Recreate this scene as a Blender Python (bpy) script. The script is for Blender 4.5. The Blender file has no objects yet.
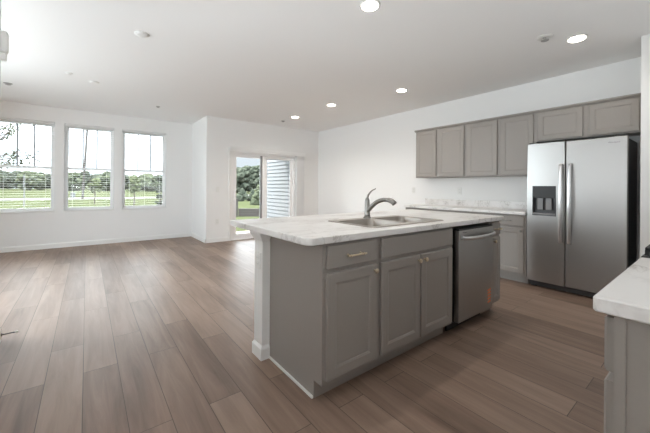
import bpy, bmesh, math, random
from mathutils import Vector, Matrix
random.seed(7)
SC = bpy.context.scene
C = SC.collection
PI = math.pi

# ------------------------------------------------------------------ camera
CAM_H = 1.192
A = math.radians(52.306)           # angle between the view direction and +X
cam_d = bpy.data.cameras.new('camera')
cam = bpy.data.objects.new('camera', cam_d)
C.objects.link(cam)
cam_d.sensor_width = 36.0
cam_d.lens = 308.49 / 650 * 36.0
cam_d.shift_y = -(216.5 - 187.456) / 650
cam_d.clip_start = 0.05
cam_d.clip_end = 800
cam.matrix_world = (Matrix.Translation((0, 0, CAM_H)) @ Matrix.Rotation(A - PI / 2, 4, 'Z')
                    @ Matrix.Rotation(PI / 2, 4, 'X') @ Matrix.Rotation(0.007, 4, 'Z'))
SC.camera = cam

# ------------------------------------------------------------------ world
SKY_LOW, SKY_HIGH, SKY_HAZE = 1.05, 11.0, 2.2
world = bpy.data.worlds.new('world')
SC.world = world
world.use_nodes = True
wn, wl = world.node_tree.nodes, world.node_tree.links
wn.clear()
w_out = wn.new('ShaderNodeOutputWorld')
w_bg = wn.new('ShaderNodeBackground')
w_tc = wn.new('ShaderNodeTexCoord')
w_sep = wn.new('ShaderNodeSeparateXYZ')
w_ramp = wn.new('ShaderNodeMapRange')
w_ramp.inputs['From Min'].default_value = 0.10
w_ramp.inputs['From Max'].default_value = 0.45
w_ramp.inputs['To Min'].default_value = SKY_LOW
w_ramp.inputs['To Max'].default_value = SKY_HIGH
w_col = wn.new('ShaderNodeMix'); w_col.data_type = 'RGBA'
w_col.inputs[6].default_value = (0.66, 0.73, 0.80, 1)
w_col.inputs[7].default_value = (0.87, 0.95, 1.0, 1)
w_mr = wn.new('ShaderNodeMapRange')
w_mr.inputs['From Min'].default_value = 0.0
w_mr.inputs['From Max'].default_value = 0.3
wl.new(w_tc.outputs['Generated'], w_sep.inputs[0])
wl.new(w_sep.outputs['Z'], w_ramp.inputs['Value'])
wl.new(w_sep.outputs['Z'], w_mr.inputs['Value'])
wl.new(w_mr.outputs[0], w_col.inputs[0])
wl.new(w_col.outputs[2], w_bg.inputs['Color'])
# bright haze on the side of the sky the sun is on (towards -X)
w_az = wn.new('ShaderNodeMapRange')
w_az.interpolation_type = 'SMOOTHSTEP'
w_az.inputs['From Min'].default_value = 0.37
w_az.inputs['From Max'].default_value = 0.20
w_az.inputs['To Min'].default_value = 0.0
w_az.inputs['To Max'].default_value = SKY_HAZE
w_up = wn.new('ShaderNodeMath'); w_up.operation = 'GREATER_THAN'; w_up.inputs[1].default_value = 0.0
w_mu = wn.new('ShaderNodeMath'); w_mu.operation = 'MULTIPLY'
w_ad = wn.new('ShaderNodeMath'); w_ad.operation = 'ADD'
wl.new(w_sep.outputs['X'], w_az.inputs['Value'])
wl.new(w_sep.outputs['Z'], w_up.inputs[0])
wl.new(w_az.outputs[0], w_mu.inputs[0]); wl.new(w_up.outputs[0], w_mu.inputs[1])
wl.new(w_mu.outputs[0], w_ad.inputs[0]); wl.new(w_ramp.outputs[0], w_ad.inputs[1])
wl.new(w_ad.outputs[0], w_bg.inputs['Strength'])
wl.new(w_bg.outputs[0], w_out.inputs[0])

# ------------------------------------------------------------------ sun
sun_d = bpy.data.lights.new('sun', 'SUN')
sun_d.energy = 9.0
sun_d.angle = math.radians(1.0)
sun_d.color = (1.0, 0.95, 0.87)
sun = bpy.data.objects.new('sun', sun_d)
C.objects.link(sun)
sd = Vector((0.42, -0.30, -1.0)).normalized()     # direction the light travels
sun.rotation_euler = sd.to_track_quat('-Z', 'Y').to_euler()
sun.location = (0, 12, 12)

# ------------------------------------------------------------------ added fill lamps out of view
def fill_light(name, loc, d, w, h, energy, col):
    L = bpy.data.lights.new(name, 'AREA')
    L.shape = 'RECTANGLE'; L.size = w; L.size_y = h
    L.energy = energy; L.color = col
    o = bpy.data.objects.new(name, L)
    C.objects.link(o)
    o.location = loc
    o.rotation_euler = Vector(d).to_track_quat('-Z', 'Z').to_euler()
    return o


fill_light('ceiling_bounce_rear', (0.2, -2.2, 0.9), (0.25, 0.30, 1), 1.6, 1.6, 20, (0.92, 0.97, 1.0))  # added lamp behind the camera, brightens the room off the ceiling
fill_light('left_fill_light', (-2.95, 4.5, 1.4), (1, -0.55, 0.0), 2.4, 2.0, 245, (0.83, 0.94, 1.0))  # added fill from the left, the wall here has no opening
fill_light('ceiling_bounce_range', (2.6, -0.22, 1.15), (0.0, 0.35, 1), 1.4, 0.4, 6, (0.90, 0.96, 1.0))  # added upward lamp over the range, out of view
fill_light('ceiling_bounce_near', (-0.33, 1.1, 1.15), (0.25, 0.0, 1), 0.3, 1.2, 27, (0.90, 0.96, 1.0))  # added upward lamp by the near wall, out of view

# ------------------------------------------------------------------ exposure
vs = SC.view_settings
vs.view_transform = 'Standard'
vs.look = 'None'
vs.exposure = 0.20
vs.gamma = 1.0
vs.use_curve_mapping = False
SC.display_settings.display_device = 'sRGB'
cy = SC.cycles
cy.use_denoising = True
cy.max_bounces = 14
cy.diffuse_bounces = 10
cy.glossy_bounces = 4
cy.transmission_bounces = 6
cy.transparent_max_bounces = 12
cy.caustics_reflective = False
cy.caustics_refractive = False
cy.sample_clamp_indirect = 8.0


# ================================================================== materials
def mat(name, col, rough=0.6, metal=0.0, bump=0.0, bscale=40, spec=None, var=0.0, emit=None):
    m = bpy.data.materials.new(name)
    m.use_nodes = True
    n, l = m.node_tree.nodes, m.node_tree.links
    b = n['Principled BSDF']
    b.inputs['Base Color'].default_value = (*col, 1)
    b.inputs['Roughness'].default_value = rough
    b.inputs['Metallic'].default_value = metal
    if spec is not None:
        b.inputs['Specular IOR Level'].default_value = spec
    tc = n.new('ShaderNodeTexCoord')
    nz = n.new('ShaderNodeTexNoise')
    nz.inputs['Scale'].default_value = bscale
    nz.inputs['Detail'].default_value = 3
    l.new(tc.outputs['Object'], nz.inputs['Vector'])
    if var:
        mx = n.new('ShaderNodeMix'); mx.data_type = 'RGBA'
        mx.inputs[6].default_value = (*[c * (1 - var) for c in col], 1)
        mx.inputs[7].default_value = (*[min(1, c * (1 + var)) for c in col], 1)
        l.new(nz.outputs['Fac'], mx.inputs[0])
        l.new(mx.outputs[2], b.inputs['Base Color'])
    if bump:
        bp = n.new('ShaderNodeBump')
        bp.inputs['Strength'].default_value = bump
        bp.inputs['Distance'].default_value = 0.002
        l.new(nz.outputs['Fac'], bp.inputs['Height'])
        l.new(bp.outputs[0], b.inputs['Normal'])
    if emit:
        b.inputs['Emission Color'].default_value = (*emit[0], 1)
        b.inputs['Emission Strength'].default_value = emit[1]
    return m


def brushed(name, col, rough=0.32, vertical=True):
    m = mat(name, col, rough, 1.0)
    n, l = m.node_tree.nodes, m.node_tree.links
    b = n['Principled BSDF']
    tc = n.new('ShaderNodeTexCoord'); mp = n.new('ShaderNodeMapping'); nz = n.new('ShaderNodeTexNoise')
    mp.inputs['Scale'].default_value = (6, 6, 300) if not vertical else (300, 300, 4)
    nz.inputs['Scale'].default_value = 1.0
    nz.inputs['Detail'].default_value = 2
    l.new(tc.outputs['Object'], mp.inputs[0]); l.new(mp.outputs[0], nz.inputs['Vector'])
    mr = n.new('ShaderNodeMapRange')
    mr.inputs['To Min'].default_value = rough - 0.05
    mr.inputs['To Max'].default_value = rough + 0.08
    l.new(nz.outputs['Fac'], mr.inputs['Value']); l.new(mr.outputs[0], b.inputs['Roughness'])
    bp = n.new('ShaderNodeBump'); bp.inputs['Strength'].default_value = 0.06
    bp.inputs['Distance'].default_value = 0.0005
    l.new(nz.outputs['Fac'], bp.inputs['Height']); l.new(bp.outputs[0], b.inputs['Normal'])
    return m


def translucent(name, col, amount):
    m = mat(name, col, 0.5)
    n, l = m.node_tree.nodes, m.node_tree.links
    b = n['Principled BSDF']; o = n['Material Output']
    t = n.new('ShaderNodeBsdfTranslucent'); t.inputs[0].default_value = (*col, 1)
    x = n.new('ShaderNodeMixShader'); x.inputs[0].default_value = amount
    l.new(b.outputs[0], x.inputs[1]); l.new(t.outputs[0], x.inputs[2]); l.new(x.outputs[0], o.inputs[0])
    return m


def floor_mat():
    m = bpy.data.materials.new('vinyl_plank')
    m.use_nodes = True
    n, l = m.node_tree.nodes, m.node_tree.links
    b = n['Principled BSDF']
    tc = n.new('ShaderNodeTexCoord')
    sp = n.new('ShaderNodeSeparateXYZ'); cb = n.new('ShaderNodeCombineXYZ')
    l.new(tc.outputs['Object'], sp.inputs[0])
    ad = n.new('ShaderNodeMath'); ad.operation = 'ADD'; ad.inputs[1].default_value = 0.183 * 40 + 0.011
    l.new(sp.outputs['X'], ad.inputs[0])
    ay = n.new('ShaderNodeMath'); ay.operation = 'ADD'; ay.inputs[1].default_value = 30.0
    l.new(sp.outputs['Y'], ay.inputs[0])
    l.new(ay.outputs[0], cb.inputs[0]); l.new(ad.outputs[0], cb.inputs[1])
    br = n.new('ShaderNodeTexBrick')
    br.offset = 0.37; br.offset_frequency = 2
    br.inputs['Scale'].default_value = 1.0
    br.inputs['Brick Width'].default_value = 1.22
    br.inputs['Row Height'].default_value = 0.183
    br.inputs['Mortar Size'].default_value = 0.0018
    br.inputs['Mortar Smooth'].default_value = 0.2
    br.inputs['Bias'].default_value = 0.0
    br.inputs['Color1'].default_value = (0, 0, 0, 1)
    br.inputs['Color2'].default_value = (1, 1, 1, 1)
    br.inputs['Mortar'].default_value = (0.5, 0.5, 0.5, 1)
    l.new(cb.outputs[0], br.inputs['Vector'])
    # offset the grain per plank so that neighbours do not continue each other
    sx = n.new('ShaderNodeVectorMath'); sx.operation = 'MULTIPLY_ADD'
    sx.inputs[1].default_value = (7.3, 3.1, 5.7)
    l.new(br.outputs['Color'], sx.inputs[0])
    mp = n.new('ShaderNodeMapping'); mp.inputs['Scale'].default_value = (16, 1.3, 1)
    l.new(tc.outputs['Object'], mp.inputs[0])
    l.new(mp.outputs[0], sx.inputs[2])
    g1 = n.new('ShaderNodeTexNoise'); g1.inputs['Scale'].default_value = 1.0
    g1.inputs['Detail'].default_value = 6; g1.inputs['Roughness'].default_value = 0.62
    g1.inputs['Distortion'].default_value = 0.6
    l.new(sx.outputs[0], g1.inputs['Vector'])
    mp2 = n.new('ShaderNodeMapping'); mp2.inputs['Scale'].default_value = (4.0, 0.7, 1)
    l.new(tc.outputs['Object'], mp2.inputs[0])
    g2 = n.new('ShaderNodeTexNoise'); g2.inputs['Scale'].default_value = 1.0
    g2.inputs['Detail'].default_value = 2
    l.new(mp2.outputs[0], g2.inputs['Vector'])
    rc = n.new('ShaderNodeMix'); rc.data_type = 'RGBA'
    rc.inputs[6].default_value = (*FL_DARK, 1)
    rc.inputs[7].default_value = (*FL_LIGHT, 1)
    m1 = n.new('ShaderNodeMath'); m1.operation = 'MULTIPLY'; m1.inputs[1].default_value = 0.40
    l.new(br.outputs['Color'], m1.inputs[0])
    mr = n.new('ShaderNodeMapRange')
    mr.inputs['From Min'].default_value = 0.3; mr.inputs['From Max'].default_value = 0.7
    mr.inputs['To Min'].default_value = 0.0; mr.inputs['To Max'].default_value = 0.42
    l.new(g1.outputs['Fac'], mr.inputs['Value'])
    a1 = n.new('ShaderNodeMath'); a1.operation = 'ADD'
    l.new(m1.outputs[0], a1.inputs[0]); l.new(mr.outputs[0], a1.inputs[1])
    mr2 = n.new('ShaderNodeMapRange')
    mr2.inputs['From Min'].default_value = 0.3; mr2.inputs['From Max'].default_value = 0.7
    mr2.inputs['To Min'].default_value = -0.08; mr2.inputs['To Max'].default_value = 0.2
    l.new(g2.outputs['Fac'], mr2.inputs['Value'])
    a2 = n.new('ShaderNodeMath'); a2.operation = 'ADD'; a2.use_clamp = True
    l.new(a1.outputs[0], a2.inputs[0]); l.new(mr2.outputs[0], a2.inputs[1])
    l.new(a2.outputs[0], rc.inputs[0])
    mo = n.new('ShaderNodeMix'); mo.data_type = 'RGBA'
    mo.inputs[7].default_value = (0.06, 0.042, 0.03, 1)
    l.new(br.outputs['Fac'], mo.inputs[0]); l.new(rc.outputs[2], mo.inputs[6])
    l.new(mo.outputs[2], b.inputs['Base Color'])
    b.inputs['Roughness'].default_value = 0.42
    bp = n.new('ShaderNodeBump'); bp.inputs['Strength'].default_value = 0.35
    bp.inputs['Distance'].default_value = 0.0008
    hh = n.new('ShaderNodeMath'); hh.operation = 'SUBTRACT'
    l.new(g1.outputs['Fac'], hh.inputs[0]); l.new(br.outputs['Fac'], hh.inputs[1])
    l.new(hh.outputs[0], bp.inputs['Height']); l.new(bp.outputs[0], b.inputs['Normal'])
    return m


def marble_mat():
    m = bpy.data.materials.new('marble_laminate')
    m.use_nodes = True
    n, l = m.node_tree.nodes, m.node_tree.links
    b = n['Principled BSDF']
    tc = n.new('ShaderNodeTexCoord')
    mp = n.new('ShaderNodeMapping'); mp.inputs['Rotation'].default_value = (0.2, 0.1, 0.55)
    mp.inputs['Scale'].default_value = (1.4, 3.2, 2.0)
    l.new(tc.outputs['Object'], mp.inputs[0])
    nz = n.new('ShaderNodeTexNoise'); nz.inputs['Scale'].default_value = 2.6
    nz.inputs['Detail'].default_value = 7; nz.inputs['Roughness'].default_value = 0.6
    nz.inputs['Distortion'].default_value = 1.4
    l.new(mp.outputs[0], nz.inputs['Vector'])
    # thin veins where the noise crosses its middle value
    sb = n.new('ShaderNodeMath'); sb.operation = 'SUBTRACT'; sb.inputs[1].default_value = 0.5
    l.new(nz.outputs['Fac'], sb.inputs[0])
    ab = n.new('ShaderNodeMath'); ab.operation = 'ABSOLUTE'; l.new(sb.outputs[0], ab.inputs[0])
    mr = n.new('ShaderNodeMapRange'); mr.inputs['From Min'].default_value = 0.0
    mr.inputs['From Max'].default_value = 0.035; mr.inputs['To Min'].default_value = 1.0
    mr.inputs['To Max'].default_value = 0.0
    l.new(ab.outputs[0], mr.inputs['Value'])
    n2 = n.new('ShaderNodeTexNoise'); n2.inputs['Scale'].default_value = 1.7
    n2.inputs['Detail'].default_value = 3
    l.new(mp.outputs[0], n2.inputs['Vector'])
    mr3 = n.new('ShaderNodeMapRange'); mr3.inputs['From Min'].default_value = 0.42
    mr3.inputs['From Max'].default_value = 0.68
    l.new(n2.outputs['Fac'], mr3.inputs['Value'])
    mu = n.new('ShaderNodeMath'); mu.operation = 'MULTIPLY'
    l.new(mr.outputs[0], mu.inputs[0]); l.new(mr3.outputs[0], mu.inputs[1])
    c1 = n.new('ShaderNodeMix'); c1.data_type = 'RGBA'
    c1.inputs[6].default_value = (0.76, 0.745, 0.73, 1)
    c1.inputs[7].default_value = (0.66, 0.64, 0.62, 1)
    l.new(mr3.outputs[0], c1.inputs[0])
    c2 = n.new('ShaderNodeMix'); c2.data_type = 'RGBA'
    c2.inputs[7].default_value = (0.38, 0.35, 0.33, 1)
    l.new(c1.outputs[2], c2.inputs[6]); l.new(mu.outputs[0], c2.inputs[0])
    l.new(c2.outputs[2], b.inputs['Base Color'])
    b.inputs['Roughness'].default_value = 0.32
    return m


def glass_mat():
    m = bpy.data.materials.new('window_glass')
    m.use_nodes = True
    n, l = m.node_tree.nodes, m.node_tree.links
    n.clear()
    o = n.new('ShaderNodeOutputMaterial')
    t = n.new('ShaderNodeBsdfTransparent'); t.inputs[0].default_value = (0.96, 0.97, 0.97, 1)
    g = n.new('ShaderNodeBsdfGlossy'); g.inputs['Roughness'].default_value = 0.02
    f = n.new('ShaderNodeFresnel'); f.inputs[0].default_value = 1.35
    x = n.new('ShaderNodeMixShader')
    l.new(f.outputs[0], x.inputs[0]); l.new(t.outputs[0], x.inputs[1]); l.new(g.outputs[0], x.inputs[2])
    l.new(x.outputs[0], o.inputs[0])
    return m


def leaf_mat(name, c1, c2, scale=3):
    m = mat(name, c1, 0.8)
    n, l = m.node_tree.nodes, m.node_tree.links
    b = n['Principled BSDF']
    nz = n.new('ShaderNodeTexNoise'); nz.inputs['Scale'].default_value = scale
    nz.inputs['Detail'].default_value = 5
    tc = n.new('ShaderNodeTexCoord'); l.new(tc.outputs['Object'], nz.inputs['Vector'])
    mx = n.new('ShaderNodeMix'); mx.data_type = 'RGBA'
    mr = n.new('ShaderNodeMapRange'); mr.inputs['From Min'].default_value = 0.35
    mr.inputs['From Max'].default_value = 0.65
    l.new(nz.outputs['Fac'], mr.inputs['Value']); l.new(mr.outputs[0], mx.inputs[0])
    mx.inputs[6].default_value = (*c1, 1); mx.inputs[7].default_value = (*c2, 1)
    l.new(mx.outputs[2], b.inputs['Base Color'])
    b.inputs['Specular IOR Level'].default_value = 0.0
    return m


FL_DARK = (0.118, 0.072, 0.050)
FL_LIGHT = (0.38, 0.268, 0.205)
M_floor = floor_mat()
M_wall = mat('wall_paint', (0.845, 0.845, 0.84), 0.75, bump=0.08, bscale=180)
M_ceil = mat('ceiling_paint', (0.89, 0.89, 0.885), 0.85, bump=0.1, bscale=120)
M_trim = mat('trim_white', (0.83, 0.83, 0.82), 0.45, bump=0.02)
M_vinyl = mat('white_vinyl', (0.92, 0.92, 0.92), 0.4, bump=0.02)
M_cab = mat('cabinet_taupe', (0.300, 0.274, 0.252), 0.45, bump=0.03, bscale=90, var=0.03)
M_cabin = mat('cabinet_inside', (0.10, 0.09, 0.08), 0.8)
M_marble = marble_mat()
M_steel = brushed('stainless', (0.42, 0.412, 0.402), 0.36, vertical=False)
M_steel_side = mat('dark_appliance_side', (0.055, 0.055, 0.055), 0.5, 0.3)
M_sink = brushed('sink_steel', (0.38, 0.345, 0.31), 0.38, vertical=False)
M_nickel = mat('brushed_nickel', (0.27, 0.26, 0.245), 0.30, 1.0)
M_handle = mat('handle_steel', (0.66, 0.66, 0.66), 0.28, 1.0)
M_brass = mat('champagne_brass', (0.62, 0.52, 0.38), 0.30, 1.0)
M_black = mat('black_plastic', (0.018, 0.018, 0.018), 0.45)
M_iron = mat('cast_iron', (0.02, 0.02, 0.02), 0.6, bump=0.2)
M_dgrey = mat('dark_grey_plastic', (0.08, 0.08, 0.085), 0.35)
M_mgrey = mat('mid_grey_plastic', (0.25, 0.25, 0.255), 0.4)
M_slat = translucent('blind_slat', (0.90, 0.90, 0.90), 0.35)
M_plate = mat('white_plate', (0.80, 0.80, 0.78), 0.4)
M_grey_fix = mat('grey_fixture', (0.42, 0.41, 0.40), 0.5, 0.2)
M_lamp = mat('downlight_lens', (0.9, 0.9, 0.9), 0.5, emit=((1.0, 0.90, 0.76), 26.0))
M_lens_off = mat('downlight_lens_off', (0.88, 0.88, 0.87), 0.4)
M_glass = glass_mat()
M_orange = mat('orange_print', (0.85, 0.24, 0.07), 0.5)
M_mark = mat('logo_print', (0.10, 0.10, 0.10), 0.4)
M_grass = leaf_mat('grass', (0.036, 0.041, 0.021), (0.050, 0.055, 0.029), 0.35)
M_path = mat('concrete_path', (0.13, 0.125, 0.118), 0.9, spec=0.0, bump=0.3, var=0.06)
M_siding = mat('lap_siding', (0.165, 0.170, 0.176), 0.8, spec=0.05, bump=0.1)
M_leaf_d = leaf_mat('leaf_dark', (0.024, 0.029, 0.022), (0.062, 0.068, 0.052), 1.6)
M_leaf_m = leaf_mat('leaf_mid', (0.036, 0.042, 0.028), (0.078, 0.086, 0.056), 1.6)
M_leaf_y = leaf_mat('leaf_pale', (0.045, 0.053, 0.028), (0.085, 0.094, 0.052), 3)
M_bark = mat('bark', (0.07, 0.055, 0.045), 0.9, bump=0.4, bscale=12, var=0.2)
M_wood = mat('weathered_wood', (0.045, 0.038, 0.034), 0.9, bump=0.3, bscale=12, var=0.2)
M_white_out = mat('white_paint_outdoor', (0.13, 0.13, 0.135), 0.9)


# ================================================================== mesh helpers
def obj(name, bm, m, parent=None, smooth=False):
    bmesh.ops.recalc_face_normals(bm, faces=bm.faces[:])
    me = bpy.data.meshes.new(name)
    bm.to_mesh(me)
    bm.free()
    if smooth:
        for p in me.polygons:
            p.use_smooth = True
    me.materials.append(m)
    o = bpy.data.objects.new(name, me)
    C.objects.link(o)
    if parent is not None:
        o.parent = parent
    return o


def B():
    return bmesh.new()


def box(bm, x0, x1, y0, y1, z0, z1, bev=0.0, seg=2):
    if x0 > x1: x0, x1 = x1, x0
    if y0 > y1: y0, y1 = y1, y0
    v = [bm.verts.new((x, y, z)) for x in (x0, x1) for y in (y0, y1) for z in (z0, z1)]
    idx = [(0, 1, 3, 2), (4, 6, 7, 5), (0, 4, 5, 1), (2, 3, 7, 6), (0, 2, 6, 4), (1, 5, 7, 3)]
    fs = [bm.faces.new([v[i] for i in q]) for q in idx]
    if bev:
        es = set()
        for f in fs:
            for e in f.edges:
                es.add(e)
        bmesh.ops.bevel(bm, geom=list(es), offset=bev, segments=seg, affect='EDGES', profile=0.5)
    return bm


def bx(*a, **k):
    return box(B(), *a, **k)


def prism(bm, pts, z0, z1, axis='z'):
    """extrude a closed 2D outline between two values of an axis"""
    def P(a, b, c):
        return {'z': (a, b, c), 'y': (a, c, b), 'x': (c, a, b)}[axis]
    lo = [bm.verts.new(P(p[0], p[1], z0)) for p in pts]
    hi = [bm.verts.new(P(p[0], p[1], z1)) for p in pts]
    n = len(pts)
    bm.faces.new(lo); bm.faces.new(hi)
    for i in range(n):
        bm.faces.new((lo[i], lo[(i + 1) % n], hi[(i + 1) % n], hi[i]))
    return bm


def lathe(bm, prof, cx=0, cy=0, cz=0, n=24, axis='z'):
    """prof: list of (radius, height); closed at both ends with caps"""
    rings = []
    for r, h in prof:
        ring = []
        for i in range(n):
            t = 2 * PI * i / n
            a, b = r * math.cos(t), r * math.sin(t)
            p = {'z': (a, b, h), 'y': (a, h, b), 'x': (h, a, b)}[axis]
            ring.append(bm.verts.new((cx + p[0], cy + p[1], cz + p[2])))
        rings.append(ring)
    for a, b in zip(rings, rings[1:]):
        for i in range(n):
            bm.faces.new((a[i], a[(i + 1) % n], b[(i + 1) % n], b[i]))
    bm.faces.new(rings[0]); bm.faces.new(rings[-1])
    return bm


def tube(bm, pts, rad, n=12, flat=1.0):
    pts = [Vector(p) for p in pts]
    if not isinstance(rad, (list, tuple)):
        rad = [rad] * len(pts)
    rings = []
    up0 = Vector((0, 0, 1))
    prev = None
    for i, p in enumerate(pts):
        d = (pts[min(i + 1, len(pts) - 1)] - pts[max(i - 1, 0)]).normalized()
        if prev is None:
            u = d.cross(up0)
            if u.length < 1e-3:
                u = d.cross(Vector((0, 1, 0)))
            u.normalize()
        else:
            u = (prev - d * prev.dot(d)).normalized()
        prev = u
        w = d.cross(u).normalized()
        rings.append([bm.verts.new(p + u * (rad[i] * math.cos(2 * PI * k / n)) + w * (rad[i] * flat * math.sin(2 * PI * k / n)))
                      for k in range(n)])
    for a, b in zip(rings, rings[1:]):
        for i in range(n):
            bm.faces.new((a[i], a[(i + 1) % n], b[(i + 1) % n], b[i]))
    bm.faces.new(rings[0]); bm.faces.new(rings[-1])
    return bm


def curve(pts, n=8):
    """Catmull-Rom through points"""
    P = [Vector(p) for p in pts]
    P = [P[0] * 2 - P[1]] + P + [P[-1] * 2 - P[-2]]
    out = []
    for i in range(1, len(P) - 2):
        for k in range(n):
            t = k / n
            a, b, c, d = P[i - 1], P[i], P[i + 1], P[i + 2]
            out.append(0.5 * ((2 * b) + (c - a) * t + (2 * a - 5 * b + 4 * c - d) * t * t + (3 * b - a - 3 * c + d) * t ** 3))
    out.append(P[-2])
    return out


def thing(name, label, cat, loc=(0, 0, 0), rotz=0, group=None):
    o = bpy.data.objects.new(name, None)
    o.empty_display_size = 0.1
    C.objects.link(o)
    o.location = loc
    o.rotation_euler = (0, 0, rotz)
    o['label'] = label
    o['category'] = cat
    if group:
        o['group'] = group
    return o


def tag(o, label, cat, group=None, kind=None):
    o['label'] = label
    o['category'] = cat
    if group:
        o['group'] = group
    if kind:
        o['kind'] = kind
    return o


def struct(name, bm, m, parent=None, smooth=False):
    o = obj(name, bm, m, parent, smooth)
    if parent is None:
        o['kind'] = 'structure'
    return o


def sroot(name, loc=(0, 0, 0)):
    o = bpy.data.objects.new(name, None)
    C.objects.link(o)
    o.location = loc
    o['kind'] = 'structure'
    return o


def dup(root, loc, rotz=0, label=None, group=None):
    r = root.copy(); C.objects.link(r)
    r.location = loc; r.rotation_euler = (0, 0, rotz)
    if label: r['label'] = label
    if group: r['group'] = group
    for ch in list(root.children):
        c = ch.copy(); C.objects.link(c); c.parent = r
        for g in list(ch.children):
            d = g.copy(); C.objects.link(d); d.parent = c
    return r


def wall_holes(u0, u1, z0, z1, holes, axis, c0, c1):
    """wall in the plane `axis`=const between c0 and c1, with rectangular holes (u0,u1,z0,z1)"""
    bm = B()
    us = sorted({u0, u1, *[h[0] for h in holes], *[h[1] for h in holes]})
    zs = sorted({z0, z1, *[h[2] for h in holes], *[h[3] for h in holes]})
    def solid(i, j):
        if i < 0 or j < 0 or i >= len(us) - 1 or j >= len(zs) - 1:
            return False
        cu, cz = (us[i] + us[i + 1]) / 2, (zs[j] + zs[j + 1]) / 2
        return not any(h[0] < cu < h[1] and h[2] < cz < h[3] for h in holes)
    cache = {}
    def V(u, c, z):
        k = (round(u, 5), round(c, 5), round(z, 5))
        if k not in cache:
            cache[k] = bm.verts.new((u, c, z) if axis == 'y' else (c, u, z))
        return cache[k]
    for i in range(len(us) - 1):
        for j in range(len(zs) - 1):
            if not solid(i, j):
                continue
            a, b, c, d = us[i], us[i + 1], zs[j], zs[j + 1]
            for k in (c0, c1):
                bm.faces.new((V(a, k, c), V(b, k, c), V(b, k, d), V(a, k, d)))
            if not solid(i - 1, j): bm.faces.new((V(a, c0, c), V(a, c1, c), V(a, c1, d), V(a, c0, d)))
            if not solid(i + 1, j): bm.faces.new((V(b, c0, c), V(b, c1, c), V(b, c1, d), V(b, c0, d)))
            if not solid(i, j - 1): bm.faces.new((V(a, c0, c), V(a, c1, c), V(b, c1, c), V(b, c0, c)))
            if not solid(i, j + 1): bm.faces.new((V(a, c0, d), V(a, c1, d), V(b, c1, d), V(b, c0, d)))
    return bm


# ================================================================== the room
ZC = 2.687
XK, YW, YS, XC = 4.929, 7.80, 6.68, 1.996      # kitchen wall, window wall, slider wall, jog
XN, YN = -0.525, 3.39                          # near wall on the left, its end
XL, YR = -3.0, -3.5                            # unseen left and rear walls
T = 0.14
WZ0, WZ1 = 0.695, 2.395
WINS = [(-1.30, -0.485), (-0.345, 0.450), (0.595, 1.436)]
DX0, DX1, DZ = 2.530, 4.215, 1.975

struct('floor', bx(XL - T, XK + T, YR - T, YW + T, -0.10, 0.0), M_floor)
struct('ceiling', bx(XL - T, XK + T, YR - T, YW + T, ZC, ZC + 0.15), M_ceil)
struct('wall_back', wall_holes(XL, XC + T, 0, ZC, [(a, b, WZ0, WZ1) for a, b in WINS], 'y', YW, YW + T), M_wall)
struct('wall_jog', bx(XC, XC + T, YS + T, YW, 0, ZC), M_wall)
struct('wall_patio', wall_holes(XC, XK, 0, ZC, [(DX0, DX1, 0, DZ)], 'y', YS, YS + T), M_wall)
struct('wall_kitchen', bx(XK, XK + T, YR, YS + T, 0, ZC), M_wall)
struct('wall_pantry', bx(4.27, XK, -0.46, 0.500, 0, ZC), M_wall)
struct('wall_range', bx(1.03, XK, -0.60, -0.46, 0, ZC), M_wall)
struct('wall_near', bx(XN - 0.13, XN, -0.9, YN, 0, ZC), M_wall)
struct('wall_left', wall_holes(YR, YW, 0, ZC, [(-2.5, 1.5, 0.5, 2.4)], 'x', XL - T, XL), M_wall)
struct('wall_rear', bx(XL, XK, YR - T, YR, 0, ZC), M_wall)


def baseboard(name, x0, x1, y0, y1, side):
    """side = outward direction of the visible face"""
    t = 0.014
    h = 0.095
    bm = B()
    prof = [(0, 0), (t, 0), (t, h - 0.02), (t * 0.55, h - 0.006), (t * 0.4, h), (0, h)]
    if side in ('-y', '+y'):
        s = -1 if side == '-y' else 1
        prism(bm, [(y0 + s * a, b) for a, b in prof], x0, x1, 'x')
    else:
        s = -1 if side == '-x' else 1
        prism(bm, [(x0 + s * a, b) for a, b in prof], y0, y1, 'y')
    return struct(name, bm, M_trim)


baseboard('baseboard_back', XL, XC, YW, YW, '-y')
baseboard('baseboard_jog', XC, XC, YS - 0.014, YW, '-x')
baseboard('baseboard_patio', XC - 0.014, DX0 - 0.06, YS, YS, '-y')
baseboard('baseboard_patio_right', DX1 + 0.06, XK, YS, YS, '-y')
baseboard('baseboard_kitchen', XK, XK, 3.36, YS, '-x')
baseboard('baseboard_near', XN, XN, -0.9, YN, '+x')


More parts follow.
